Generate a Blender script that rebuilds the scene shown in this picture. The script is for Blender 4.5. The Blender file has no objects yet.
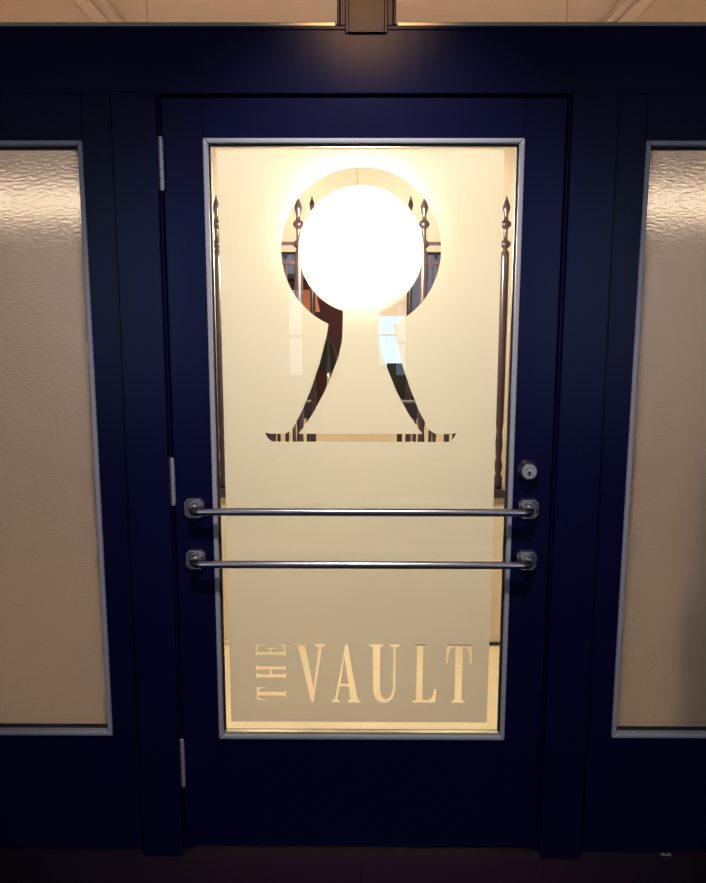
import bpy, bmesh, math
from mathutils import Vector, Matrix
from math import pi, sin, cos, radians

C = bpy.context.scene.collection
scene = bpy.context.scene

# ------------------------------------------------------------------ camera
cam_data = bpy.data.cameras.new('camera')
cam = bpy.data.objects.new('camera', cam_data)
C.objects.link(cam)
cam_data.sensor_fit = 'VERTICAL'
cam_data.sensor_height = 24.0
cam_data.lens = 24.0 * 800.0 / 883.0
cam_data.clip_start = 0.05
yaw, pitch, roll = 0.0059, -0.1627, -0.0015
Rz = Matrix.Rotation(yaw, 3, 'Z'); Rx = Matrix.Rotation(pitch, 3, 'X'); Ry = Matrix.Rotation(roll, 3, 'Y')
R3 = Rz @ Rx @ Ry
right, fwd, up = R3.col[0], R3.col[1], R3.col[2]
m = Matrix((( right.x, up.x, -fwd.x), (right.y, up.y, -fwd.y), (right.z, up.z, -fwd.z)))
cam.matrix_world = Matrix.Translation((-0.013, -2.0765, 1.532)) @ m.to_4x4()
scene.camera = cam

# ------------------------------------------------------------------ world, exposure
vs = scene.view_settings
vs.view_transform = 'Standard'; vs.look = 'None'; vs.gamma = 1.0; vs.exposure = 0.0
vs.use_curve_mapping = False
world = bpy.data.worlds.new('sky'); scene.world = world
world.use_nodes = True
bg = world.node_tree.nodes['Background']
bg.inputs[0].default_value = (0.50, 0.66, 1.0, 1); bg.inputs[1].default_value = 2.2
scene.cycles.use_denoising = True
scene.cycles.max_bounces = 10
scene.cycles.transparent_max_bounces = 16
scene.cycles.caustics_reflective = False
scene.cycles.sample_clamp_indirect = 6.0

def lamp(name, kind, loc, energy, color, **kw):
    d = bpy.data.lights.new(name, kind); d.energy = energy; d.color = color
    for k, v in kw.items(): setattr(d, k, v)
    o = bpy.data.objects.new(name, d); C.objects.link(o); o.location = loc
    return o
def aim(o, target):
    o.rotation_euler = (Vector(target) - o.location).to_track_quat('-Z', 'Y').to_euler()
# daylight portals in the street windows behind the camera
for x0, x1, z0, z1 in ((-3.0, -1.5, 0.8, 2.7), (1.5, 3.0, 0.8, 2.7)):
    p = lamp('daylight_portal', 'AREA', ((x0 + x1) / 2, -6.12, (z0 + z1) / 2), 1, (1, 1, 1), shape='RECTANGLE', size=x1 - x0, size_y=z1 - z0)
    p.rotation_euler = (pi / 2, 0, 0); p.data.cycles.is_portal = True
# unseen spotlight added so its falloff darkens the edges of the door
s = lamp('added_pool_spot', 'SPOT', (0.0, -1.30, 2.95), 205, (0.94, 0.90, 1.0), spot_size=radians(52), spot_blend=1.0, shadow_soft_size=0.06)
aim(s, (0.0, 0, 1.22))
# warm ceiling spotlight nearer the door, grazing the header and mullion
s = lamp('warm_spot_light', 'SPOT', (0.0, -2.15, 2.95), 85, (1.0, 0.48, 0.14), spot_size=radians(12), spot_blend=1.0, shadow_soft_size=0.05)
aim(s, (0.01, 0.0, 2.26))

# ------------------------------------------------------------------ materials
MATS = {}
def mat(name, color, rough=0.5, metal=0.0, spec=0.5, noise=0.0, nscale=8.0, bump=0.0, bscale=60.0, coat=0.0, stretch=(1, 1, 1)):
    m = bpy.data.materials.new(name); m.use_nodes = True
    nt = m.node_tree; b = nt.nodes['Principled BSDF']
    b.inputs['Base Color'].default_value = (*color, 1); b.inputs['Roughness'].default_value = rough
    b.inputs['Metallic'].default_value = metal; b.inputs['Specular IOR Level'].default_value = spec
    b.inputs['Coat Weight'].default_value = coat
    tc = nt.nodes.new('ShaderNodeTexCoord'); mp = nt.nodes.new('ShaderNodeMapping')
    mp.inputs['Scale'].default_value = stretch
    nt.links.new(tc.outputs['Object'], mp.inputs[0])
    n = nt.nodes.new('ShaderNodeTexNoise'); n.inputs['Scale'].default_value = nscale; n.inputs['Detail'].default_value = 5
    nt.links.new(mp.outputs[0], n.inputs['Vector'])
    mx = nt.nodes.new('ShaderNodeMix'); mx.data_type = 'RGBA'
    mx.inputs[6].default_value = (*[c * (1 - noise) for c in color], 1)
    mx.inputs[7].default_value = (*[min(1, c * (1 + noise)) for c in color], 1)
    nt.links.new(n.outputs['Fac'], mx.inputs[0]); nt.links.new(mx.outputs[2], b.inputs['Base Color'])
    if bump:
        n2 = nt.nodes.new('ShaderNodeTexNoise'); n2.inputs['Scale'].default_value = bscale; n2.inputs['Detail'].default_value = 4
        nt.links.new(mp.outputs[0], n2.inputs['Vector'])
        bp = nt.nodes.new('ShaderNodeBump'); bp.inputs['Strength'].default_value = bump; bp.inputs['Distance'].default_value = 0.004
        nt.links.new(n2.outputs['Fac'], bp.inputs['Height']); nt.links.new(bp.outputs[0], b.inputs['Normal'])
    MATS[name] = m
    return m

def emit(name, color, strength):
    m = bpy.data.materials.new(name); m.use_nodes = True; nt = m.node_tree
    nt.nodes.remove(nt.nodes['Principled BSDF'])
    e = nt.nodes.new('ShaderNodeEmission'); e.inputs[0].default_value = (*color, 1); e.inputs[1].default_value = strength
    nt.links.new(e.outputs[0], nt.nodes['Material Output'].inputs[0])
    MATS[name] = m; return m

NAVY = mat('navy_paint', (0.0046, 0.0048, 0.047), rough=0.29, spec=0.22, noise=0.12, nscale=5, bump=0.12, bscale=30, stretch=(1, 1, 0.15))
BEAD = mat('silver_bead', (0.74, 0.71, 0.70), rough=0.45, metal=0.15, noise=0.06)
NICKEL = mat('aged_nickel', (0.72, 0.66, 0.63), rough=0.27, metal=1.0, noise=0.14, nscale=60)
CHROME = mat('polished_chrome', (0.78, 0.68, 0.66), rough=0.24, metal=1.0, noise=0.05)
STEEL = mat('hinge_steel', (0.74, 0.70, 0.66), rough=0.4, metal=0.4, noise=0.1, nscale=80)
COLLAR = mat('dark_nickel', (0.30, 0.27, 0.27), rough=0.3, metal=0.9, noise=0.1)
DARKHOLE = mat('keyway_black', (0.01, 0.01, 0.012), rough=0.6)
GASKET = mat('glazing_gasket', (0.035, 0.025, 0.03), rough=0.6)
BRASSY = mat('brass_sill', (0.80, 0.68, 0.44), rough=0.3, metal=0.5, noise=0.08)
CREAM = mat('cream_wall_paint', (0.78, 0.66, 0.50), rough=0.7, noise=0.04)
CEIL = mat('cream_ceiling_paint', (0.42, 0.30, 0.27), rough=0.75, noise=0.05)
LOBBYW = mat('lobby_wall_paint', (0.20, 0.17, 0.16), rough=0.8, noise=0.05)
WOOD = mat('mahogany', (0.10, 0.045, 0.045), rough=0.3, noise=0.35, nscale=10, stretch=(1, 1, 0.1), coat=0.3)
POSTW = mat('turned_walnut', (0.045, 0.026, 0.034), rough=0.3, noise=0.3, nscale=14, coat=0.3)
PANELW = mat('painted_panel', (0.84, 0.70, 0.54), rough=0.5, noise=0.05)
CHAIRW = mat('ebonised_wood', (0.018, 0.010, 0.02), rough=0.35, noise=0.3, nscale=14)
SEATM = mat('plum_leather', (0.05, 0.02, 0.035), rough=0.4, noise=0.2, bump=0.2, bscale=90)
NAVYF = mat('navy_upholstery', (0.012, 0.014, 0.045), rough=0.7, noise=0.2, nscale=40, bump=0.3, bscale=200)
MAROON = mat('maroon_velvet', (0.055, 0.012, 0.02), rough=0.8, noise=0.25, nscale=12)
RUST = mat('rust_leather', (0.62, 0.20, 0.11), rough=0.6, noise=0.15)
PEACH = mat('peach_shade', (0.85, 0.55, 0.38), rough=0.7, noise=0.05)
SLATE = mat('slate_blue_cloth', (0.10, 0.12, 0.20), rough=0.75, noise=0.15, nscale=30)
IRON = mat('blackened_iron', (0.02, 0.018, 0.02), rough=0.4, metal=0.6)
GLOBE = emit('lit_opal_glass', (1.0, 0.90, 0.64), 165.0)
TUBE = emit('added_tube_glow', (1.0, 0.84, 0.52), 19.0)  # glow of the tubes added behind the sidelights
FILLGLOW = emit('added_panel_glow', (1.0, 0.88, 0.74), 27.0)  # glow of the unseen panels added to lift the hall

# front-room floor: dark stained boards
def floor_mat(name, c1, c2, rough, bw, bh, mortar, msize=0.004, spec=0.5):
    m = bpy.data.materials.new(name); m.use_nodes = True; nt = m.node_tree; b = nt.nodes['Principled BSDF']
    tc = nt.nodes.new('ShaderNodeTexCoord')
    br = nt.nodes.new('ShaderNodeTexBrick'); br.inputs['Scale'].default_value = 1.0
    br.inputs['Brick Width'].default_value = bw; br.inputs['Row Height'].default_value = bh
    br.inputs['Mortar Size'].default_value = msize
    br.inputs['Color1'].default_value = (*c1, 1); br.inputs['Color2'].default_value = (*c2, 1); br.inputs['Mortar'].default_value = (*mortar, 1)
    nt.links.new(tc.outputs['Object'], br.inputs['Vector'])
    n = nt.nodes.new('ShaderNodeTexNoise'); n.inputs['Scale'].default_value = 6; n.inputs['Detail'].default_value = 6
    nt.links.new(tc.outputs['Object'], n.inputs['Vector'])
    mx = nt.nodes.new('ShaderNodeMix'); mx.data_type = 'RGBA'; mx.blend_type = 'MULTIPLY'; mx.inputs[0].default_value = 0.25
    nt.links.new(br.outputs['Color'], mx.inputs[6]); nt.links.new(n.outputs['Color'], mx.inputs[7])
    nt.links.new(mx.outputs[2], b.inputs['Base Color'])
    b.inputs['Roughness'].default_value = rough; b.inputs['Specular IOR Level'].default_value = spec
    return m
FLOOR = floor_mat('dark_board_floor', (0.050, 0.020, 0.045), (0.043, 0.017, 0.040), 0.55, 1.6, 0.14, (0.03, 0.015, 0.02))
HALLF = floor_mat('honey_tile_floor', (0.90, 0.74, 0.52), (0.88, 0.72, 0.50), 0.22, 0.6, 0.6, (0.80, 0.65, 0.45))

# clear glass: thin architectural pane, fresnel reflection over straight transmission
def glass_mat(name, tint=(0.97, 0.98, 0.97), ior=1.5, rough=0.0):
    m = bpy.data.materials.new(name); m.use_nodes = True; nt = m.node_tree; nt.nodes.remove(nt.nodes['Principled BSDF'])
    t = nt.nodes.new('ShaderNodeBsdfTransparent'); t.inputs[0].default_value = (*tint, 1)
    g = nt.nodes.new('ShaderNodeBsdfGlossy'); g.inputs['Roughness'].default_value = rough
    f = nt.nodes.new('ShaderNodeFresnel'); f.inputs[0].default_value = ior
    mx = nt.nodes.new('ShaderNodeMixShader')
    nt.links.new(f.outputs[0], mx.inputs[0]); nt.links.new(t.outputs[0], mx.inputs[1]); nt.links.new(g.outputs[0], mx.inputs[2])
    nt.links.new(mx.outputs[0], nt.nodes['Material Output'].inputs[0])
    return m
GLASS = glass_mat('clear_glass')
PASS = glass_mat('film_body', (1, 1, 1), 1.0)
def frost_mat(name, tint, rough, ior, trans, bump=None):
    """acid-etched face: rough refraction with a diffuse translucent share"""
    m = bpy.data.materials.new(name); m.use_nodes = True; nt = m.node_tree; nt.nodes.remove(nt.nodes['Principled BSDF'])
    r = nt.nodes.new('ShaderNodeBsdfRefraction'); r.inputs['Color'].default_value = (*tint, 1)
    r.inputs['Roughness'].default_value = rough; r.inputs['IOR'].default_value = ior
    t = nt.nodes.new('ShaderNodeBsdfTranslucent'); t.inputs[0].default_value = (*tint, 1)
    d = nt.nodes.new('ShaderNodeBsdfDiffuse'); d.inputs[0].default_value = (0.75, 0.72, 0.68, 1)
    m1 = nt.nodes.new('ShaderNodeMixShader'); m1.inputs[0].default_value = trans
    m2 = nt.nodes.new('ShaderNodeMixShader'); m2.inputs[0].default_value = 0.12
    nt.links.new(r.outputs[0], m1.inputs[1]); nt.links.new(t.outputs[0], m1.inputs[2])
    nt.links.new(m1.outputs[0], m2.inputs[1]); nt.links.new(d.outputs[0], m2.inputs[2])
    nt.links.new(m2.outputs[0], nt.nodes['Material Output'].inputs[0])
    if bump:
        tc = nt.nodes.new('ShaderNodeTexCoord'); mp = nt.nodes.new('ShaderNodeMapping'); mp.inputs['Scale'].default_value = bump[2]
        n = nt.nodes.new('ShaderNodeTexNoise'); n.inputs['Scale'].default_value = bump[1]; n.inputs['Detail'].default_value = 3
        bp = nt.nodes.new('ShaderNodeBump'); bp.inputs['Strength'].default_value = bump[0]; bp.inputs['Distance'].default_value = 0.003
        nt.links.new(tc.outputs['Object'], mp.inputs[0]); nt.links.new(mp.outputs[0], n.inputs['Vector'])
        nt.links.new(n.outputs['Fac'], bp.inputs['Height'])
        for q in (r, t): nt.links.new(bp.outputs[0], q.inputs['Normal'])
    return m
FROST = frost_mat('etched_glass_face', (0.46, 0.445, 0.42), 0.66, 1.40, 0.70)
ROUGHGLASS = glass_mat('ribbed_glass', (0.95, 0.95, 0.95), 1.5, 0.35)
OBSCURE = frost_mat('ribbed_obscure_glass_face', (0.255, 0.228, 0.240), 0.42, 1.40, 0.40, bump=(0.8, 150, (0.4, 1, 1)))

# ------------------------------------------------------------------ mesh helpers
def box(bm, x0, x1, y0, y1, z0, z1, mi=0):
    vs_ = [bm.verts.new(p) for p in ((x0,y0,z0),(x1,y0,z0),(x1,y1,z0),(x0,y1,z0),(x0,y0,z1),(x1,y0,z1),(x1,y1,z1),(x0,y1,z1))]
    fs = []
    for f in ((0,3,2,1),(4,5,6,7),(0,1,5,4),(1,2,6,5),(2,3,7,6),(3,0,4,7)):
        fc = bm.faces.new([vs_[i] for i in f]); fc.material_index = mi; fs.append(fc)
    return fs
def obj(name, bm, mats, parent=None, bevel=0.0, smooth=False, loc=None):
    me = bpy.data.meshes.new(name)
    bmesh.ops.recalc_face_normals(bm, faces=bm.faces[:])
    bm.to_mesh(me); bm.free()
    for q in (mats if isinstance(mats, (list, tuple)) else [mats]): me.materials.append(q)
    if smooth:
        for p in me.polygons: p.use_smooth = True
    o = bpy.data.objects.new(name, me); C.objects.link(o)
    if parent: o.parent = parent
    if loc: o.location = loc
    if bevel:
        b = o.modifiers.new('bevel', 'BEVEL'); b.width = bevel; b.segments = 2; b.limit_method = 'ANGLE'
    return o
def bx(name, dims, m_, parent=None, bevel=0.0):
    bm = bmesh.new()
    for d in (dims if isinstance(dims[0], (tuple, list)) else [dims]): box(bm, *d)
    return obj(name, bm, m_, parent, bevel)
def tag(o, label, cat, group=None, kind=None):
    o['label'] = label; o['category'] = cat
    if group: o['group'] = group
    if kind: o['kind'] = kind
    return o
def empty(name, loc=(0, 0, 0), rz=0.0):
    o = bpy.data.objects.new(name, None); C.objects.link(o); o.location = loc; o.rotation_euler = (0, 0, rz)
    o.empty_display_size = 0.05
    return o
def lathe(bm, prof, seg=24, cx=0, cy=0, cz=0, axis='Z', mi=0):
    rings = []
    for r, h in prof:
        ring = []
        for k in range(seg):
            a = 2 * pi * k / seg
            if axis == 'Z': p = (cx + r * cos(a), cy + r * sin(a), cz + h)
            else: p = (cx + r * cos(a), cy + h, cz + r * sin(a))
            ring.append(bm.verts.new(p))
        rings.append(ring)
    for a, b in zip(rings, rings[1:]):
        for k in range(seg):
            f = bm.faces.new((a[k], a[(k + 1) % seg], b[(k + 1) % seg], b[k])); f.material_index = mi
    for ring in (rings[0], rings[-1]):
        f = bm.faces.new(ring); f.material_index = mi
def tube(bm, pts, r, seg=16):
    pts = [Vector(p) for p in pts]; rings = []
    n = None
    for i, p in enumerate(pts):
        t = ((pts[min(i + 1, len(pts) - 1)] - pts[max(i - 1, 0)])).normalized()
        if n is None:
            n = t.orthogonal().normalized()
        n = (n - t * n.dot(t)).normalized(); b = t.cross(n)
        rr = r[i] if isinstance(r, (list, tuple)) else r
        rings.append([bm.verts.new(p + (n * cos(2 * pi * k / seg) + b * sin(2 * pi * k / seg)) * rr) for k in range(seg)])
    for a, b in zip(rings, rings[1:]):
        for k in range(seg): bm.faces.new((a[k], a[(k + 1) % seg], b[(k + 1) % seg], b[k]))
    bm.faces.new(rings[0]); bm.faces.new(rings[-1])
def prism_y(bm, poly, y0, y1):
    a = [bm.verts.new((x, y0, z)) for x, z in poly]; b = [bm.verts.new((x, y1, z)) for x, z in poly]
    bm.faces.new(a); bm.faces.new(b[::-1])
    for i in range(len(poly)):
        j = (i + 1) % len(poly); bm.faces.new((a[i], a[j], b[j], b[i]))
def ring_frame(bm, x0, x1, z0, z1, w, y0, y1):
    """mitred rectangular frame: outer x0..x1, z0..z1, face width w"""
    o_ = [(x0, z0), (x1, z0), (x1, z1), (x0, z1)]; i_ = [(x0 + w, z0 + w), (x1 - w, z0 + w), (x1 - w, z1 - w), (x0 + w, z1 - w)]
    for k in range(4):
        j = (k + 1) % 4
        prism_y(bm, [o_[k], o_[j], i_[j], i_[k]], y0, y1)
def flat_shape(name, splines, y, depth, mats, parent):
    """even-odd filled outline in the XZ plane, given a real thickness"""
    cu = bpy.data.curves.new(name + '_outline', 'CURVE'); cu.dimensions = '2D'; cu.fill_mode = 'BOTH'; cu.extrude = depth / 2
    for sp in splines:
        s_ = cu.splines.new('POLY'); s_.points.add(len(sp) - 1); s_.use_cyclic_u = True
        for q, (x, z) in zip(s_.points, sp): q.co = (x, z, 0, 1)
    tmp = bpy.data.objects.new('tmp', cu); C.objects.link(tmp)
    dg = bpy.context.evaluated_depsgraph_get(); dg.update()
    me = bpy.data.meshes.new_from_object(tmp.evaluated_get(dg)); me.name = name
    bpy.data.objects.remove(tmp); bpy.data.curves.remove(cu)
    me.transform(Matrix.Translation((0, y, 0)) @ Matrix.Rotation(pi / 2, 4, 'X'))
    me.materials.clear()
    for q in mats: me.materials.append(q)
    for p in me.polygons:
        p.use_smooth = False
        p.material_index = 0 if abs(p.normal.y) > 0.9 and p.center.y < y else 1
    o = bpy.data.objects.new(name, me); C.objects.link(o); o.parent = parent
    return o
def copy_tree(o, parent=None):
    c = o.copy(); C.objects.link(c); c.parent = parent
    for ch in list(o.children): copy_tree(ch, c)
    return c

# ------------------------------------------------------------------ room shell
H = 3.10
XW = 3.2
tag(bx('floor', (-XW, XW, -6.1, 0.02, -0.08, 0.0), FLOOR), 'dark stained board floor in front of the navy door', 'floor', kind='structure')
tag(bx('floor_hall', (-XW, XW, 0.02, 5.0, -0.08, 0.0), HALLF), 'honey coloured polished tile floor seen through the door glass', 'floor', kind='structure')
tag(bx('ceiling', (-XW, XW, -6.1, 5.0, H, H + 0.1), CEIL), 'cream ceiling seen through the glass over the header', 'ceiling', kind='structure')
tag(bx('wall_left', (-XW - 0.12, -XW, -6.1, 5.0, 0, H), CREAM), 'cream side wall beyond the left sidelight', 'wall', kind='structure')
tag(bx('wall_right', (XW, XW + 0.12, -6.1, 5.0, 0, H), CREAM), 'cream side wall beyond the right sidelight', 'wall', kind='structure')
def holed_wall(name, y0, y1, holes, m_, label):
    xs = sorted({-XW, XW, *[h[0] for h in holes], *[h[1] for h in holes]}); zs = sorted({0, H, *[h[2] for h in holes], *[h[3] for h in holes]})
    bm = bmesh.new()
    for a, b in zip(xs, xs[1:]):
        for c, d in zip(zs, zs[1:]):
            cx, cz = (a + b) / 2, (c + d) / 2
            if not any(h[0] < cx < h[1] and h[2] < cz < h[3] for h in holes): box(bm, a, b, y0, y1, c, d)
    return tag(obj(name, bm, m_), label, 'wall', kind='structure')
rear_holes = [(-3.0, -1.5, 0.8, 2.7), (1.5, 3.0, 0.8, 2.7), (-0.74, -0.56, 0.85, 1.75), (0.18, 0.28, 0.95, 1.75), (0.36, 0.50, 0.85, 1.60)]
holed_wall('wall_street', -6.2, -6.1, rear_holes, LOBBYW, 'grey street wall with windows mirrored faintly in the door glass')
far_holes = [(0.10, 0.42, 0.98, 1.50)]
holed_wall('wall_far', 5.0, 5.1, far_holes, CREAM, 'cream wall at the far end of the hall')
for x in (-1.37, 1.39):
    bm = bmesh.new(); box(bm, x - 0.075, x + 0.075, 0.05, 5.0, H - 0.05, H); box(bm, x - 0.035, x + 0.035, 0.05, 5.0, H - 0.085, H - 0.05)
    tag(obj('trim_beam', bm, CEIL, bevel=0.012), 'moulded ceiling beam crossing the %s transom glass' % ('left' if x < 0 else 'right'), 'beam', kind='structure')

# window in the far wall with sash bars
w = tag(empty('window_5', (0.26, 5.05, 0.98)), 'small daylit window far down the hall seen through the keyhole', 'window', kind='structure')
bm = bmesh.new(); ring_frame(bm, -0.16, 0.16, 0, 0.52, 0.02, -0.06, 0.03); box(bm, -0.14, 0.14, -0.03, 0.0, 0.33, 0.345)
obj('window_frame', bm, PANELW, w)
bx('pane', (-0.14, 0.14, -0.01, -0.004, 0.02, 0.50), GLASS, w)

# street windows behind the camera (seen as reflections)
for i, (x0, x1, z0, z1) in enumerate(rear_holes):
    w = tag(empty('window_%d' % (6 + i), (x0, -6.15, z0)), 'street window behind the viewer', 'window', kind='structure')
    w['label'] = ['large street window on the left of the street wall', 'large street window on the right of the street wall', 'narrow street window left of the entrance, mirrored as a pale streak', 'narrowest street window, mirrored as a thin streak', 'narrow street window, mirrored right of the keyhole stem'][i]
    bm = bmesh.new(); ring_frame(bm, 0, x1 - x0, 0, z1 - z0, 0.02, -0.04, 0.04)
    if x1 - x0 > 1: box(bm, (x1 - x0) / 2 - 0.02, (x1 - x0) / 2 + 0.02, -0.02, 0.02, 0.02, z1 - z0 - 0.02)
    else: box(bm, 0.02, x1 - x0 - 0.02, -0.015, 0.015, (z1 - z0) * 0.45, (z1 - z0) * 0.45 + 0.03)
    obj('window_frame', bm, NAVY, w)

# ------------------------------------------------------------------ navy partition
FY = 0.0      # face of the panels
PY = -0.030   # face of the door posts
def trim(name, dims, label, cat='trim', bevel=0.003, m_=None):
    return tag(bx(name, dims, m_ or NAVY, bevel=bevel), label, cat, kind='structure')
trim('trim_1', [(-XW, XW, FY, 0.11, 2.056, 2.2045)], 'deep navy header beam across the top of the door', 'beam')
trim('trim_2', [(-0.617, -0.5065, PY, 0.11, 0.0, 2.056), (-0.515, -0.5035, -0.006, 0.11, 0.0, 2.056)], 'navy door post on the hinge side', 'post')
trim('trim_3', [(0.5065, 0.620, PY, 0.11, 0.0, 2.056), (0.5035, 0.515, -0.006, 0.11, 0.0, 2.056)], 'navy door post on the lock side', 'post')
trim('trim_4', [(-0.0585, 0.0705, 0.0, 0.11, 2.2125, H), (-0.046, 0.058, -0.005, 0.0, 2.194, H), (-0.038, 0.050, -0.009, -0.005, 2.194, H)], 'navy mullion between the two transom panes, lit brown by a lamp', 'mullion', bevel=0.004)
trim('trim_5', [(-XW, XW, 0.001, 0.11, 2.2045, 2.2125)], 'narrow navy ledge moulding under the transom panes', 'ledge', bevel=0.001)
trim('trim_6', [(-0.503, 0.503, 0.048, 0.10, 2.030, 2.056), (-0.503, -0.488, 0.048, 0.10, 0, 2.03), (0.488, 0.503, 0.048, 0.10, 0, 2.03)], 'thin navy door stop behind the door edges', 'door stop')
SX = 1.46
for sgn, side, nm in ((-1, 'left', 'window_1'), (1, 'right', 'window_2')):
    def X(a, b): return (min(sgn * a, sgn * b), max(sgn * a, sgn * b))
    w = tag(empty(nm, (0, 0, 0)), 'navy panelled sidelight with ribbed obscure glass %s of the door' % side, 'sidelight', kind='structure')
    bm = bmesh.new()
    for a, b, z0, z1 in ((0.6155, 0.6975, 0.0, 2.056), (SX, 1.60, 0.0, 2.056)):
        box(bm, *X(a, b), FY, 0.07, z0, z1)
    box(bm, *X(0.6975, SX), FY, 0.07, 1.9465, 2.056)
    box(bm, *X(0.6975, SX), FY, 0.07, 0.0, 0.3555)
    obj('window_frame', bm, NAVY, w, bevel=0.002)
    bm = bmesh.new(); x0, x1 = X(0.6975, SX); ring_frame(bm, x0, x1, 0.3555, 1.9465, 0.0125, -0.006, 0.022)
    obj('glazing_bead', bm, BEAD, w, bevel=0.003)
    bm = bmesh.new(); ring_frame(bm, x0 + 0.0125, x1 - 0.0125, 0.368, 1.934, 0.006, 0.016, 0.03)
    obj('gasket', bm, GASKET, w)
    pn = bx('pane', (x0 + 0.010, x1 - 0.010, 0.020, 0.026, 0.366, 1.9365), ROUGHGLASS, w)
    flat_shape('obscure_face', [[(x0 + 0.012, 0.368), (x1 - 0.012, 0.368), (x1 - 0.012, 1.934), (x0 + 0.012, 1.934)]], 0.028, 0.002, [OBSCURE, PASS], pn)
    # wall beyond the sidelight
    bm = bmesh.new(); box(bm, *X(1.60, XW), FY, 0.11, 0.0, 2.056)
    tag(obj('wall_beside_' + side, bm, NAVY), 'navy wall beyond the %s sidelight' % side, 'wall', kind='structure')
    # transom
    nm2 = 'window_3' if sgn < 0 else 'window_4'
    t = tag(empty(nm2, (0, 0, 0)), 'clear transom pane above the header, %s of the mullion' % side, 'transom', kind='structure')
    a = 0.0585 if sgn < 0 else 0.0705
    bm = bmesh.new(); x0, x1 = X(a, 1.60); ring_frame(bm, x0, x1, 2.2125, H, 0.007, 0.006, 0.05)
    obj('glazing_bead', bm, NAVY, t, bevel=0.002)
    bm = bmesh.new(); box(bm, x0 + 0.01, x1 - 0.01, 0.004, 0.020, 2.2125, 2.2225)
    obj('sill', bm, BRASSY, t, bevel=0.002)
    bx('pane', (x0 + 0.008, x1 - 0.008, 0.024, 0.030, 2.218, H - 0.008), GLASS, t)
    bm = bmesh.new(); box(bm, *X(1.60, XW), FY, 0.11, 2.2125, H)
    tag(obj('wall_over_' + side, bm, NAVY), 'navy wall above the header at the %s end' % side, 'wall', kind='structure')

# ------------------------------------------------------------------ the door
door = tag(empty('door_1', (0, 0, 0)), 'deep navy door with etched keyhole glass and two push bars', 'door', kind='structure')
g, gt, gb = 0.399, 1.952, 0.3465
bm = bmesh.new()
box(bm, -0.5, -g, 0, 0.045, 0.012, 2.0475); box(bm, g, 0.5, 0, 0.045, 0.012, 2.0475)
box(bm, -g, g, 0, 0.045, gt, 2.0475); box(bm, -g, g, 0, 0.045, 0.012, gb)
obj('door_leaf', bm, NAVY, door, bevel=0.002)
bm = bmesh.new(); ring_frame(bm, -g, g, gb, gt, 0.0125, -0.006, 0.018)
obj('glazing_bead', bm, BEAD, door, bevel=0.0035)
bm = bmesh.new(); ring_frame(bm, -g + 0.0125, g - 0.0125, gb + 0.0125, gt - 0.0125, 0.0045, 0.010, 0.024)
obj('gasket', bm, GASKET, door)
bm = bmesh.new(); box(bm, -g + 0.0145, g - 0.0145, 0.002, 0.017, gb + 0.0125, gb + 0.019)
obj('sill_strip', bm, BRASSY, door, bevel=0.001)
pane = bx('glass_pane', (-g + 0.013, g - 0.013, 0.018, 0.026, gb + 0.013, gt - 0.013), GLASS, door)

# etched face with the keyhole and the lettering left clear
yF = 0.027
K = 1 + yF / 2.0765
x_c, z_c = -0.013, 1.532
def S(p): return (x_c + (p[0] - x_c) * K, z_c + (p[1] - z_c) * K)
kx, kz = -0.0055, 1.6815
Ro, Ri = 0.2025, 0.158
stem_out = [(0.086, 1.4905), (0.0885, 1.465), (0.096, 1.436), (0.107, 1.394), (0.128, 1.332), (0.154, 1.270), (0.180, 1.222), (0.198, 1.211), (0.236, 1.2115), (0.2515, 1.2145), (0.244, 1.200), (0.232, 1.1905)]
a0 = math.atan2(1.4905 - kz, 0.086)
outer = []
n = 72
for i in range(n + 1):
    a = a0 + (pi - 2 * a0) * i / n          # from the right notch over the top to the left notch
    outer.append((kx + Ro * cos(a), kz + Ro * sin(a)))
outer += [(kx - x, z) for x, z in stem_out[1:]]
outer += [(kx + x, z) for x, z in stem_out[:0:-1]]
stem_in = [(0.046, 1.512), (0.048, 1.455), (0.057, 1.415), (0.072, 1.375), (0.094, 1.322), (0.125, 1.265), (0.150, 1.228), (0.163, 1.2115)]
a1 = -math.acos(0.046 / Ri)
inner = []
for i in range(n + 1):
    a = a1 + (pi - 2 * a1) * i / n
    inner.append((kx + Ri * cos(a), kz + Ri * sin(a)))
inner += [(kx - x, z) for x, z in stem_in]
inner += [(kx + x, z) for x, z in stem_in[::-1]]
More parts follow.
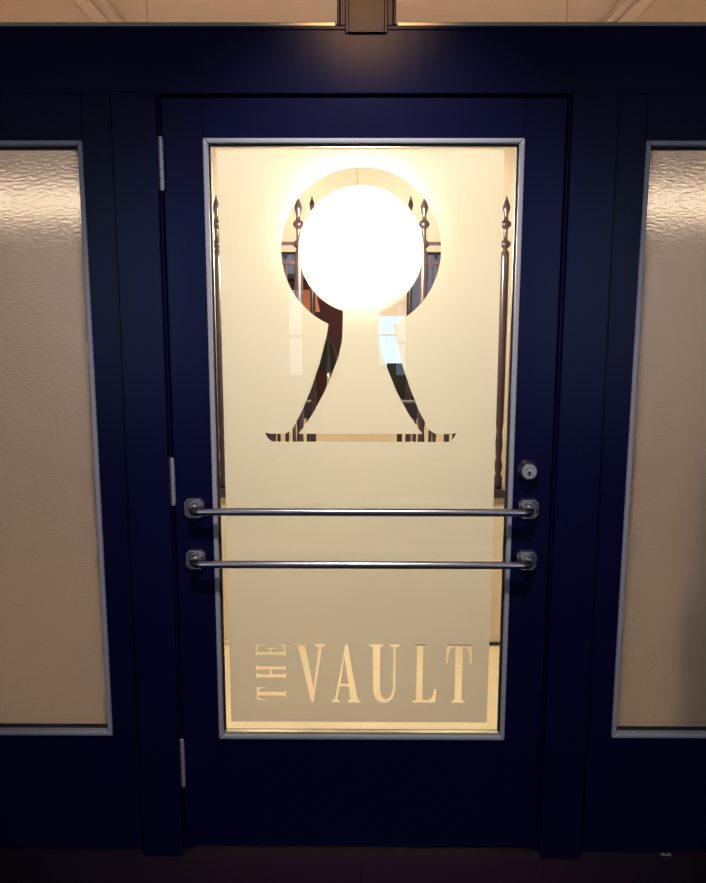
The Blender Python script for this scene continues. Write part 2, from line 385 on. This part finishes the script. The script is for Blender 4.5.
LET = {
 'V': [[(0,1),(.42,1),(.42,.97),(.33,.955),(.60,.24),(.78,.955),(.66,.97),(.66,1),(1,1),(1,.97),(.88,.955),(.59,0),(.52,0),(.10,.955),(0,.97)]],
 'A': [[(0,0),(.28,0),(.28,.03),(.19,.045),(.265,.28),(.60,.28),(.66,.045),(.56,.03),(.56,0),(1,0),(1,.03),(.91,.045),(.55,1),(.47,1),(.10,.045),(0,.03)],
       [(.285,.32),(.59,.32),(.44,.79)]],
 'U': [[(0,1),(.46,1),(.46,.97),(.36,.955),(.36,.26),(.38,.15),(.46,.075),(.56,.055),(.68,.08),(.76,.16),(.79,.26),(.79,.955),(.68,.97),(.68,1),(1,1),(1,.97),(.87,.955),(.87,.24),(.82,.11),(.70,.025),(.52,-.01),(.32,.015),(.19,.09),(.13,.22),(.12,.955),(0,.97)]],
 'L': [[(.06,1),(.54,1),(.54,.97),(.42,.955),(.42,.045),(.70,.045),(.84,.09),(.93,.23),(1,.23),(.97,0),(0,0),(0,.03),(.16,.045),(.16,.955),(.06,.97)]],
 'T': [[(.02,1),(.98,1),(1,.68),(.95,.68),(.91,.85),(.82,.94),(.64,.96),(.64,.045),(.76,.03),(.76,0),(.24,0),(.24,.03),(.36,.045),(.36,.96),(.18,.94),(.09,.85),(.05,.68),(0,.68)]],
 'H': [[(0,1),(.38,1),(.38,.96),(.31,.95),(.31,.54),(.69,.54),(.69,.95),(.62,.96),(.62,1),(1,1),(1,.96),(.92,.95),(.92,.05),(1,.04),(1,0),(.62,0),(.62,.04),(.69,.05),(.69,.47),(.31,.47),(.31,.05),(.38,.04),(.38,0),(0,0),(0,.04),(.08,.05),(.08,.95),(0,.96)]],
 'E': [[(0,1),(.95,1),(.98,.72),(.92,.72),(.84,.90),(.72,.95),(.34,.95),(.34,.53),(.56,.53),(.62,.64),(.68,.64),(.68,.36),(.62,.36),(.56,.47),(.34,.47),(.34,.05),(.74,.05),(.88,.10),(.94,.28),(1,.28),(.97,0),(0,0),(0,.04),(.12,.05),(.12,.95),(0,.96)]],
}
letters = []
for ch, x0, x1 in (('V', -.183, -.100), ('A', -.082, -.004), ('U', .020, .104), ('L', .141, .206), ('T', .232, .302)):
    for sp in LET[ch]: letters.append([(x0 + u * (x1 - x0), .457 + v * .170) for u, v in sp])
for ch, z0, z1 in (('T', .4620, .5005), ('H', .5265, .5650), ('E', .5920, .6270)):
    for sp in LET[ch]: letters.append([(-.2100 - v * .081, z0 + u * (z1 - z0)) for u, v in sp])
sheet = [(-.364, .398), (.349, .398), (.349, 1.925), (-.364, 1.925)]
flat_shape('etched_face', [[S(p) for p in sp] for sp in [sheet, outer, inner] + letters], yF + 0.001, 0.002, [FROST, PASS], pane)

# push bars: octagonal rosettes, bent ends, straight run
def octagon(bm, cx, cz, w, h, ch, y0, y1):
    pts = [(-w + ch, -h), (w - ch, -h), (w, -h + ch), (w, h - ch), (w - ch, h), (-w + ch, h), (-w, h - ch), (-w, -h + ch)]
    prism_y(bm, [(cx + a, cz + b) for a, b in pts], y0, y1)
for z, yy in ((1.0115, -0.046), (0.8695, -0.048)):
    bar = empty('push_bar', (0, 0, 0)); bar.parent = door
    bm = bmesh.new(); xl, xr = -0.4475, 0.4415; r = 0.022
    pts = [(xl, -0.012, z), (xl, yy + r, z)]
    for i in range(1, 9):
        a = pi / 2 * i / 8; pts.append((xl + r - r * cos(a), yy + r - r * sin(a), z))
    pts.append((xl + 0.06, yy, z)); pts.append((0, yy, z)); pts.append((xr - 0.06, yy, z))
    for i in range(0, 8):
        a = pi / 2 * i / 8; pts.append((xr - r + r * sin(a), yy + r - r * cos(a), z))
    pts += [(xr, yy + r, z), (xr, -0.012, z)]
    tube(bm, pts, 0.0105, 20)
    obj('bar', bm, CHROME, bar, smooth=True)
    for cx in (xl, xr):
        bm = bmesh.new()
        octagon(bm, cx, z, 0.0285, 0.0285, 0.011, -0.004, 0.001)
        oc = lambda w, c: [(cx + a_, z + b_) for a_, b_ in ((-w + c, -w), (w - c, -w), (w, -w + c), (w, w - c), (w - c, w), (-w + c, w), (-w, w - c), (-w, -w + c))]
        A_, B_, D_ = oc(0.0285, 0.011), oc(0.0255, 0.010), oc(0.0200, 0.008)
        va = [[bm.verts.new((p_[0], y_, p_[1])) for p_ in P_] for P_, y_ in ((A_, -0.004), (B_, -0.011), (oc(0.023, 0.009), -0.0115), (D_, -0.0045))]
        for ra, rb in zip(va, va[1:]):
            for k in range(8): bm.faces.new((ra[k], ra[(k + 1) % 8], rb[(k + 1) % 8], rb[k]))
        lathe(bm, [(0.0165, -0.004), (0.0160, -0.012), (0.0135, -0.019), (0.0115, -0.022)], 24, cx, 0, z, 'Y')
        # rope bead round the rosette edge
        for k in range(28):
            a = 2 * pi * k / 28
            rr = 0.0243 / max(abs(cos(a)), abs(sin(a)), (abs(cos(a)) + abs(sin(a))) / 1.62 * 1.0)
            bmesh.ops.create_icosphere(bm, subdivisions=1, radius=0.0023, matrix=Matrix.Translation((cx + rr * cos(a), -0.0115, z + rr * sin(a))))
        obj('rosette', bm, NICKEL, bar, bevel=0.0008)

# deadbolt
db = empty('deadbolt', (0.4347, 0, 1.117)); db.parent = door
bm = bmesh.new(); lathe(bm, [(0.0275, 0.001), (0.0275, -0.004), (0.0262, -0.009), (0.0232, -0.020), (0.0225, -0.026), (0.0212, -0.028), (0.0200, -0.028), (0.0195, -0.025)], 40, 0, 0, 0, 'Y')
obj('collar', bm, COLLAR, db, smooth=False, bevel=0.0005)
bm = bmesh.new(); lathe(bm, [(0.0193, -0.024), (0.0193, -0.030), (0.0182, -0.0315), (0.0125, -0.0315), (0.0118, -0.0295), (0.0105, -0.0295), (0.0098, -0.0315), (0.002, -0.032)], 32, 0, 0, 0, 'Y')
cy_ = obj('lock_cylinder', bm, STEEL, db)
bm = bmesh.new(); lathe(bm, [(0.0036, -0.0310), (0.0036, -0.0326)], 16, 0, 0, -0.002, 'Y'); box(bm, -0.0020, 0.0020, -0.0326, -0.031, -0.0095, -0.002)
obj('keyway', bm, DARKHOLE, cy_)

# hinges
for z0, z1 in ((1.8235, 1.955), (1.018, 1.1485), (0.2035, 0.350)):
    h = empty('hinge', (-0.5015, -0.010, 0)); h.parent = door
    n_ = 5; L = (z1 - z0 - 0.010) / n_
    for k in range(n_):
        bm = bmesh.new(); zz = z0 + 0.005 + k * L
        lathe(bm, [(0.0045, 0.0003), (0.0058, 0.001), (0.0058, L - 0.001), (0.0045, L - 0.0003)], 16, 0, 0, zz)
        obj('knuckle', bm, STEEL, h)
    bm = bmesh.new(); lathe(bm, [(0.0035, z0 + 0.005), (0.0035, z1 - 0.006), (0.0050, z1 - 0.005), (0.0050, z1 - 0.002), (0.002, z1)], 14, 0, 0, 0)
    lathe(bm, [(0.002, z0), (0.0050, z0 + 0.002), (0.0050, z0 + 0.005), (0.0035, z0 + 0.006)], 14, 0, 0, 0)
    obj('pin', bm, STEEL, h)
    bx('hinge_leaf', (-0.004, 0.004, 0.004, 0.012, z0 + 0.006, z1 - 0.006), STEEL, h)

# ------------------------------------------------------------------ hall: globe pendants
def pendant(x, y, z, r):
    t = empty('globe_pendant', (x, y, z))
    bm = bmesh.new(); bmesh.ops.create_uvsphere(bm, u_segments=32, v_segments=20, radius=r)
    obj('globe', bm, GLOBE, t, smooth=True)
    bm = bmesh.new(); lathe(bm, [(r * 0.42, r * 0.90), (r * 0.45, r * 0.97), (r * 0.30, r * 1.12), (0.012, r * 1.22)], 24)
    obj('fitter_cap', bm, NICKEL, t)
    bm = bmesh.new(); lathe(bm, [(0.003, r * 1.2), (0.003, H - z - 0.02)], 10)
    obj('rod', bm, BRASSY, t)
    bm = bmesh.new(); lathe(bm, [(0.05, H - z - 0.03), (0.06, H - z - 0.01), (0.06, H - z)], 24)
    obj('ceiling_rose', bm, NICKEL, t)
    return t
tag(pendant(-0.016, 0.95, 1.79, 0.13), 'glowing opal globe pendant directly behind the etched keyhole', 'pendant lamp', 'globe pendants in the hall')
for x, side in ((-1.30, 'left'), (1.26, 'right')):  # tube lamps added to lay a bright band across each sidelight
    t = tag(empty('added_tube_lamp', (x, 0.95, 1.885)), 'horizontal tube lamp added to make the bright band in the %s sidelight' % side, 'pendant lamp', 'tube lamps added behind the sidelights')
    bm = bmesh.new(); tube(bm, [(-0.52, 0, 0), (0.52, 0, 0)], 0.022, 16); obj('tube', bm, TUBE, t, smooth=True)
    for sx in (-1, 1):
        bm = bmesh.new(); tube(bm, [(sx * 0.52, 0, 0), (sx * 0.56, 0, 0)], 0.027, 16); obj('end_cap', bm, NICKEL, t)
    for sx in (-1, 1):
        bm = bmesh.new(); tube(bm, [(sx * 0.54, 0, 0.02), (sx * 0.54, 0, H - 1.885)], 0.0014, 8); obj('rod', bm, NICKEL, t)
# ceiling light panels out of view, added to brighten the hall walls
for x, y, w_ in ((-1.7, 3.3, 'nearer left'), (1.7, 3.3, 'nearer right'), (-0.7, 4.1, 'farther left'), (0.7, 4.1, 'farther right')):
    t = tag(empty('added_light_panel', (x, y, H)), 'unseen square light panel added to brighten the hall, %s of four' % w_, 'ceiling light', 'light panels added over the hall')
    bm = bmesh.new(); box(bm, -0.29, 0.29, -0.29, 0.29, -0.012, -0.004); obj('lens', bm, FILLGLOW, t)
    bm = bmesh.new()
    for q in ((-0.31, 0.31, -0.31, -0.29), (-0.31, 0.31, 0.29, 0.31), (-0.31, -0.29, -0.29, 0.29), (0.29, 0.31, -0.29, 0.29)): box(bm, *q, -0.02, 0.0)
    obj('frame', bm, CEIL, t)

# ------------------------------------------------------------------ hall: screens of turned posts
def turned(top, bot, k=1.0):
    """profile of a turned post from its foot to the finial tip"""
    P = [(0.020, bot), (0.020, bot + 0.05), (0.012, bot + 0.065), (0.019, bot + 0.10), (0.012, bot + 0.14), (0.017, bot + 0.20), (0.013, bot + 0.26), (0.0175, bot + 0.30),
         (0.0185, top - 0.26), (0.0175, top - 0.238), (0.010, top - 0.228)]
    for c_ in (top - 0.203, top - 0.120):      # two turned balls
        P += [(0.009, c_ - 0.023)] + [(0.0235 * cos(a_), c_ + 0.019 * sin(a_)) for a_ in (-1.1, -0.7, -0.3, 0, 0.3, 0.7, 1.1)] + [(0.009, c_ + 0.023)]
    P += [(0.008, top - 0.085), (0.015, top - 0.062), (0.017, top - 0.050), (0.012, top - 0.034), (0.005, top - 0.016), (0.0015, top)]
    return [(r * k, h) for r, h in P]
def screen(sgn):
    t = empty('spindle_screen', (0, 1.46, 0))
    xo, xi = 0.620 * sgn, 0.270 * sgn
    a, b = min(xo, xi), max(xo, xi)
    for x in (xo, xi):
        bm = bmesh.new(); lathe(bm, turned(2.016, 0.74), 20, x, 0, 0); obj('post', bm, POSTW, t, smooth=True)
    for z, hgt in ((1.815, 0.014), (1.735, 0.020), (0.86, 0.02)):
        bx('rail', (a + 0.012, b - 0.012, -0.010, 0.010, z - hgt / 2, z + hgt / 2), POSTW, t, 0.003)
    for k in range(5):
        x = a + (b - a) * (k + 1) / 6
        bm = bmesh.new(); lathe(bm, [(0.006, 0.865), (0.010, 1.0), (0.006, 1.1), (0.009, 1.3), (0.006, 1.5), (0.010, 1.62), (0.006, 1.728)], 12, x, 0, 0)
        obj('spindle', bm, POSTW, t, smooth=True)
    bx('base_panel', [(a - 0.35 if sgn < 0 else a - 0.04, b + 0.04 if sgn < 0 else b + 0.35, -0.02, 0.02, 0.0, 0.70)], PANELW, t)
    bx('cap_rail', [(a - 0.36 if sgn < 0 else a - 0.05, b + 0.05 if sgn < 0 else b + 0.36, -0.04, 0.04, 0.70, 0.74)], POSTW, t, 0.006)
    bx('skirting', [(a - 0.35 if sgn < 0 else a - 0.04, b + 0.04 if sgn < 0 else b + 0.35, -0.03, -0.02, 0.0, 0.014)], CHAIRW if sgn > 0 else PANELW, t)
    return t
tag(screen(-1), 'turned walnut post screen on a low panel, behind the left edge of the door glass', 'screen', 'post screens flanking the hall')
tag(screen(1), 'turned walnut post screen on a low panel, behind the right edge of the door glass', 'screen', 'post screens flanking the hall')
for x, side in ((-0.281, 'left'), (0.291, 'right')):
    t = tag(empty('newel_post', (x, 2.72, 0)), 'slim dark newel post with pointed finial, %s one of the far pair' % side, 'post', 'newel posts farther down the hall')
    bm = bmesh.new(); lathe(bm, turned(2.187, 0.10, 0.9), 20); obj('shaft', bm, POSTW, t, smooth=True)
    bm = bmesh.new(); lathe(bm, [(0.09, 0), (0.09, 0.03), (0.03, 0.06), (0.02, 0.11)], 24); obj('base', bm, POSTW, t)

# ------------------------------------------------------------------ hall furniture seen through the keyhole
def chair():
    t = empty('spindle_back_chair')
    bm = bmesh.new(); box(bm, -0.22, 0.22, -0.21, 0.22, 0.44, 0.475); obj('seat', bm, SEATM, t, bevel=0.012)
    for sx in (-1, 1):
        bm = bmesh.new(); tube(bm, [(sx * 0.20, 0.19, 0.0), (sx * 0.185, 0.18, 0.45)], [0.014, 0.019], 12); obj('leg', bm, CHAIRW, t, smooth=True)
        bm = bmesh.new(); tube(bm, [(sx * 0.20, -0.22, 0.0), (sx * 0.185, -0.18, 0.45)], [0.014, 0.019], 12); obj('leg', bm, CHAIRW, t, smooth=True)
        bm = bmesh.new(); tube(bm, [(sx * 0.19, -0.19, 0.46), (sx * 0.195, -0.22, 0.75), (sx * 0.20, -0.27, 1.06)], [0.018, 0.015, 0.013], 12); obj('back_post', bm, CHAIRW, t, smooth=True)
    for k in range(4):
        x = -0.12 + 0.08 * k
        bm = bmesh.new(); tube(bm, [(x, -0.19, 0.47), (x, -0.22, 0.75), (x, -0.262, 1.0)], 0.009, 10); obj('spindle', bm, CHAIRW, t, smooth=True)
    bm = bmesh.new(); box(bm, -0.215, 0.215, -0.285, -0.245, 0.985, 1.08); obj('top_rail', bm, CHAIRW, t, bevel=0.01)
    for y in (-0.2, 0.185):
        bm = bmesh.new(); tube(bm, [(-0.19, y, 0.22), (0.19, y, 0.22)], 0.010, 10); obj('stretcher', bm, CHAIRW, t, smooth=True)
    return t
c0 = chair(); c0.location = (-0.46, 2.25, 0)
tag(c0, 'dark spindle-back chair behind the left post screen', 'chair', 'dark spindle-back chairs in the hall')
for x, y, rz, lb in ((0.40, 2.25, 0.0, 'dark spindle-back chair behind the right post screen'),):
    c = copy_tree(c0); c.location = (x, y, 0); c.rotation_euler = (0, 0, rz)
    tag(c, lb, 'chair', 'dark spindle-back chairs in the hall')

# maroon cabinet at far left
t = tag(empty('tall_cabinet', (-0.33, 4.2, 0)), 'tall narrow maroon cabinet far down the hall on the left', 'cabinet')
bx('body', (-0.26, 0.21, -0.2, 0.2, 0.08, 1.76), MAROON, t, 0.008)
bx('plinth', (-0.24, 0.19, -0.18, 0.2, 0.0, 0.08), CHAIRW, t)
bx('cornice', (-0.28, 0.23, -0.22, 0.2, 1.76, 1.80), CHAIRW, t, 0.006)
d = bx('door', (-0.25, 0.20, -0.222, -0.2, 0.11, 1.74), MAROON, t, 0.004)
bm = bmesh.new(); lathe(bm, [(0.006, 0.0), (0.012, -0.012), (0.014, -0.02), (0.008, -0.026)], 14, 0.16, -0.222, 1.05, 'Y'); obj('knob', bm, NICKEL, d, smooth=True)

# slate curtains on the far wall
def curtain(x0, x1, y, z1, label):
    t = tag(empty('curtain', ((x0 + x1) / 2, y, 0)), label, 'curtain', 'slate blue curtains on the far wall')
    w_ = (x1 - x0) / 2; bm = bmesh.new(); n_ = 96; cols = []
    for side in (0, 1):
        for k in range(n_ + 1):
            u = k / n_; xx = -w_ + 2 * w_ * u if side == 0 else w_ - 2 * w_ * u
            uu = u if side == 0 else 1 - u
            yy = 0.028 * sin(uu * 2 * pi * w_ / 0.045) + (0.004 if side else -0.004)
            cols.append((xx, yy))
    lo = [bm.verts.new((a_, b_, 0.02)) for a_, b_ in cols]; hi = [bm.verts.new((a_, b_ * 0.8, z1)) for a_, b_ in cols]
    for k in range(len(cols)):
        q = (k + 1) % len(cols); bm.faces.new((lo[k], lo[q], hi[q], hi[k]))
    for k in range(n_):
        q = len(cols) - 1 - k
        for r_ in (lo, hi): bm.faces.new((r_[k], r_[k + 1], r_[q - 1], r_[q]))
    obj('cloth', bm, SLATE, t, smooth=True)
    bm = bmesh.new(); tube(bm, [(-w_ - 0.04, 0, z1 + 0.012), (w_ + 0.04, 0, z1 + 0.012)], 0.012, 12); obj('curtain_rod', bm, IRON, t, smooth=True)
curtain(0.45, 0.98, 4.93, 2.00, 'slate blue curtain right of the small daylit window')
curtain(-1.02, -0.52, 4.93, 2.00, 'slate blue curtain left of the maroon cabinet')

# wing chair in rust leather and navy chair
def armchair(name, m_, cushion):
    t = empty(name)
    bm = bmesh.new(); box(bm, -0.36, 0.36, -0.34, 0.36, 0.14, 0.36); obj('frame', bm, m_, t, bevel=0.03)
    bm = bmesh.new(); box(bm, -0.25, 0.25, -0.37, 0.26, 0.36, 0.48); obj('seat_cushion', bm, cushion, t, bevel=0.035)
    bm = bmesh.new(); prism = [(-0.36, 0.36), (-0.36, 1.00), (-0.30, 1.08), (0.30, 1.08), (0.36, 1.00), (0.36, 0.36)]
    prism_y(bm, prism, 0.22, 0.38); obj('backrest', bm, m_, t, bevel=0.035)
    for s_ in (-1, 1):
        bm = bmesh.new(); a, b = sorted((s_ * 0.25, s_ * 0.38)); box(bm, a, b, -0.34, 0.25, 0.36, 0.64); obj('armrest', bm, m_, t, bevel=0.035)
        bm = bmesh.new(); a, b = sorted((s_ * 0.30, s_ * 0.37)); box(bm, a, b, 0.0, 0.24, 0.62, 1.02); obj('wing', bm, m_, t, bevel=0.03)
    for sx in (-1, 1):
        for sy in (-1, 1):
            bm = bmesh.new(); tube(bm, [(sx * 0.31, sy * 0.29, 0.0), (sx * 0.30, sy * 0.28, 0.15)], [0.015, 0.025], 12); obj('leg', bm, CHAIRW, t, smooth=True)
    return t
a = armchair('wing_armchair', SEATM, SEATM); a.location = (1.47, 0.66, 0); a.rotation_euler = (0, 0, radians(-20))
tag(a, 'plum leather wing armchair, a dark blur behind the right sidelight', 'armchair')

# cream reception counter with things standing on it
t = tag(empty('reception_counter', (0.02, 3.05, 0)), 'cream panelled reception counter across the middle of the hall', 'counter')
bx('body', (-0.56, 0.56, -0.18, 0.22, 0.08, 0.86), PANELW, t, 0.006)
bx('plinth', (-0.54, 0.54, -0.15, 0.20, 0.0, 0.08), CHAIRW, t)
bx('counter_top', (-0.60, 0.60, -0.22, 0.26, 0.86, 0.89), PANELW, t, 0.006)
t = tag(empty('table_lamp', (-0.20, 3.0, 0.89)), 'table lamp with black cone shade standing on the reception counter', 'table lamp')
bm = bmesh.new(); lathe(bm, [(0.06, 0.0), (0.06, 0.012), (0.012, 0.03), (0.016, 0.10), (0.010, 0.20), (0.006, 0.36)], 24); obj('lamp_base', bm, NICKEL, t, smooth=True)
bm = bmesh.new(); lathe(bm, [(0.085, 0.27), (0.02, 0.46)], 32); obj('lamp_shade', bm, IRON, t)
bm = bmesh.new(); lathe(bm, [(0.04, 0.0), (0.075, 0.05), (0.085, 0.12), (0.05, 0.18), (0.03, 0.20), (0.04, 0.215)], 28)
tag(obj('vase', bm, NAVYF, smooth=True, loc=(-0.36, 3.02, 0.89)), 'squat navy vase on the reception counter left of the lamp', 'vase')
t = tag(empty('monitor', (0.33, 3.02, 0.89)), 'dark computer monitor standing on the reception counter', 'monitor')
bx('screen', (-0.16, 0.16, -0.012, 0.012, 0.09, 0.31), IRON, t, 0.004)
bx('stand', (-0.02, 0.02, 0.012, 0.03, 0.01, 0.15), IRON, t); bx('foot', (-0.09, 0.09, -0.06, 0.07, 0.0, 0.012), IRON, t, 0.003)
# floor lamp with rust shade
t = tag(empty('floor_lamp', (-0.39, 3.62, 0)), 'thin floor lamp with rust coloured shade beside the maroon cabinet', 'floor lamp')
bm = bmesh.new(); lathe(bm, [(0.12, 0), (0.12, 0.015), (0.02, 0.03)], 24); obj('base', bm, IRON, t)
bm = bmesh.new(); tube(bm, [(0, 0, 0.02), (0, 0, 1.60)], 0.009, 12); obj('pole', bm, IRON, t, smooth=True)
bm = bmesh.new(); lathe(bm, [(0.11, 1.52), (0.08, 1.67)], 32); obj('lamp_shade', bm, RUST, t)

# framed picture on the far wall right, console with vase
t = tag(empty('console_table', (0.72, 4.66, 0)), 'dark console table in front of the right slate curtain', 'table')
bx('table_top', (-0.42, 0.42, -0.18, 0.2, 0.80, 0.84), CHAIRW, t, 0.006)
bx('apron', (-0.38, 0.38, -0.15, 0.18, 0.72, 0.80), CHAIRW, t)
for sx in (-1, 1):
    for sy in (-0.13, 0.16): bx('leg', (sx * 0.36 - 0.02, sx * 0.36 + 0.02, sy - 0.02, sy + 0.02, 0, 0.72), CHAIRW, t)
t = bmesh.new(); lathe(t, [(0.05, 0.0), (0.09, 0.10), (0.10, 0.18), (0.05, 0.28), (0.04, 0.33), (0.055, 0.36)], 28)
tag(obj('vase', t, RUST, smooth=True, loc=(0.55, 4.66, 0.84)), 'tall rust coloured vase standing on the dark console table', 'vase')

# ------------------------------------------------------------------ unseen spotlights of the front room (above the frame)
tl = t = tag(empty('unseen_spotlight', (0, -1.35, H)), 'unseen black spotlight added to pool light on the middle of the door', 'ceiling light')  # fixture for the spotlight added to darken the door towards its edges
bx('canopy', (-0.06, 0.06, -0.06, 0.06, -0.025, 0.0), IRON, t, 0.004)
bm = bmesh.new(); tube(bm, [(0, 0, -0.02), (0, 0, -0.12)], 0.010, 12); obj('stem', bm, IRON, t)
bm = bmesh.new(); tube(bm, [(0, -0.06, -0.10), (0, 0.030, -0.205)], [0.045, 0.060], 20); obj('head', bm, IRON, t)
c = copy_tree(tl); c.location = (0, -2.20, H)
tag(c, 'black ceiling spotlight above the viewer aimed at the header', 'ceiling light')

# small bright clip lying on the floor at the foot of the right sidelight
t = tag(empty('floor_clip', (0.868, -0.012, 0.0)), 'tiny shiny metal clip on the dark floor below the right sidelight', 'clip')
bm = bmesh.new(); box(bm, -0.014, -0.003, -0.004, 0.004, 0.0, 0.006); box(bm, 0.003, 0.014, -0.004, 0.004, 0.0, 0.006); box(bm, -0.003, 0.003, -0.002, 0.002, 0.0, 0.003)
obj('clip_body', bm, STEEL, t, bevel=0.001)
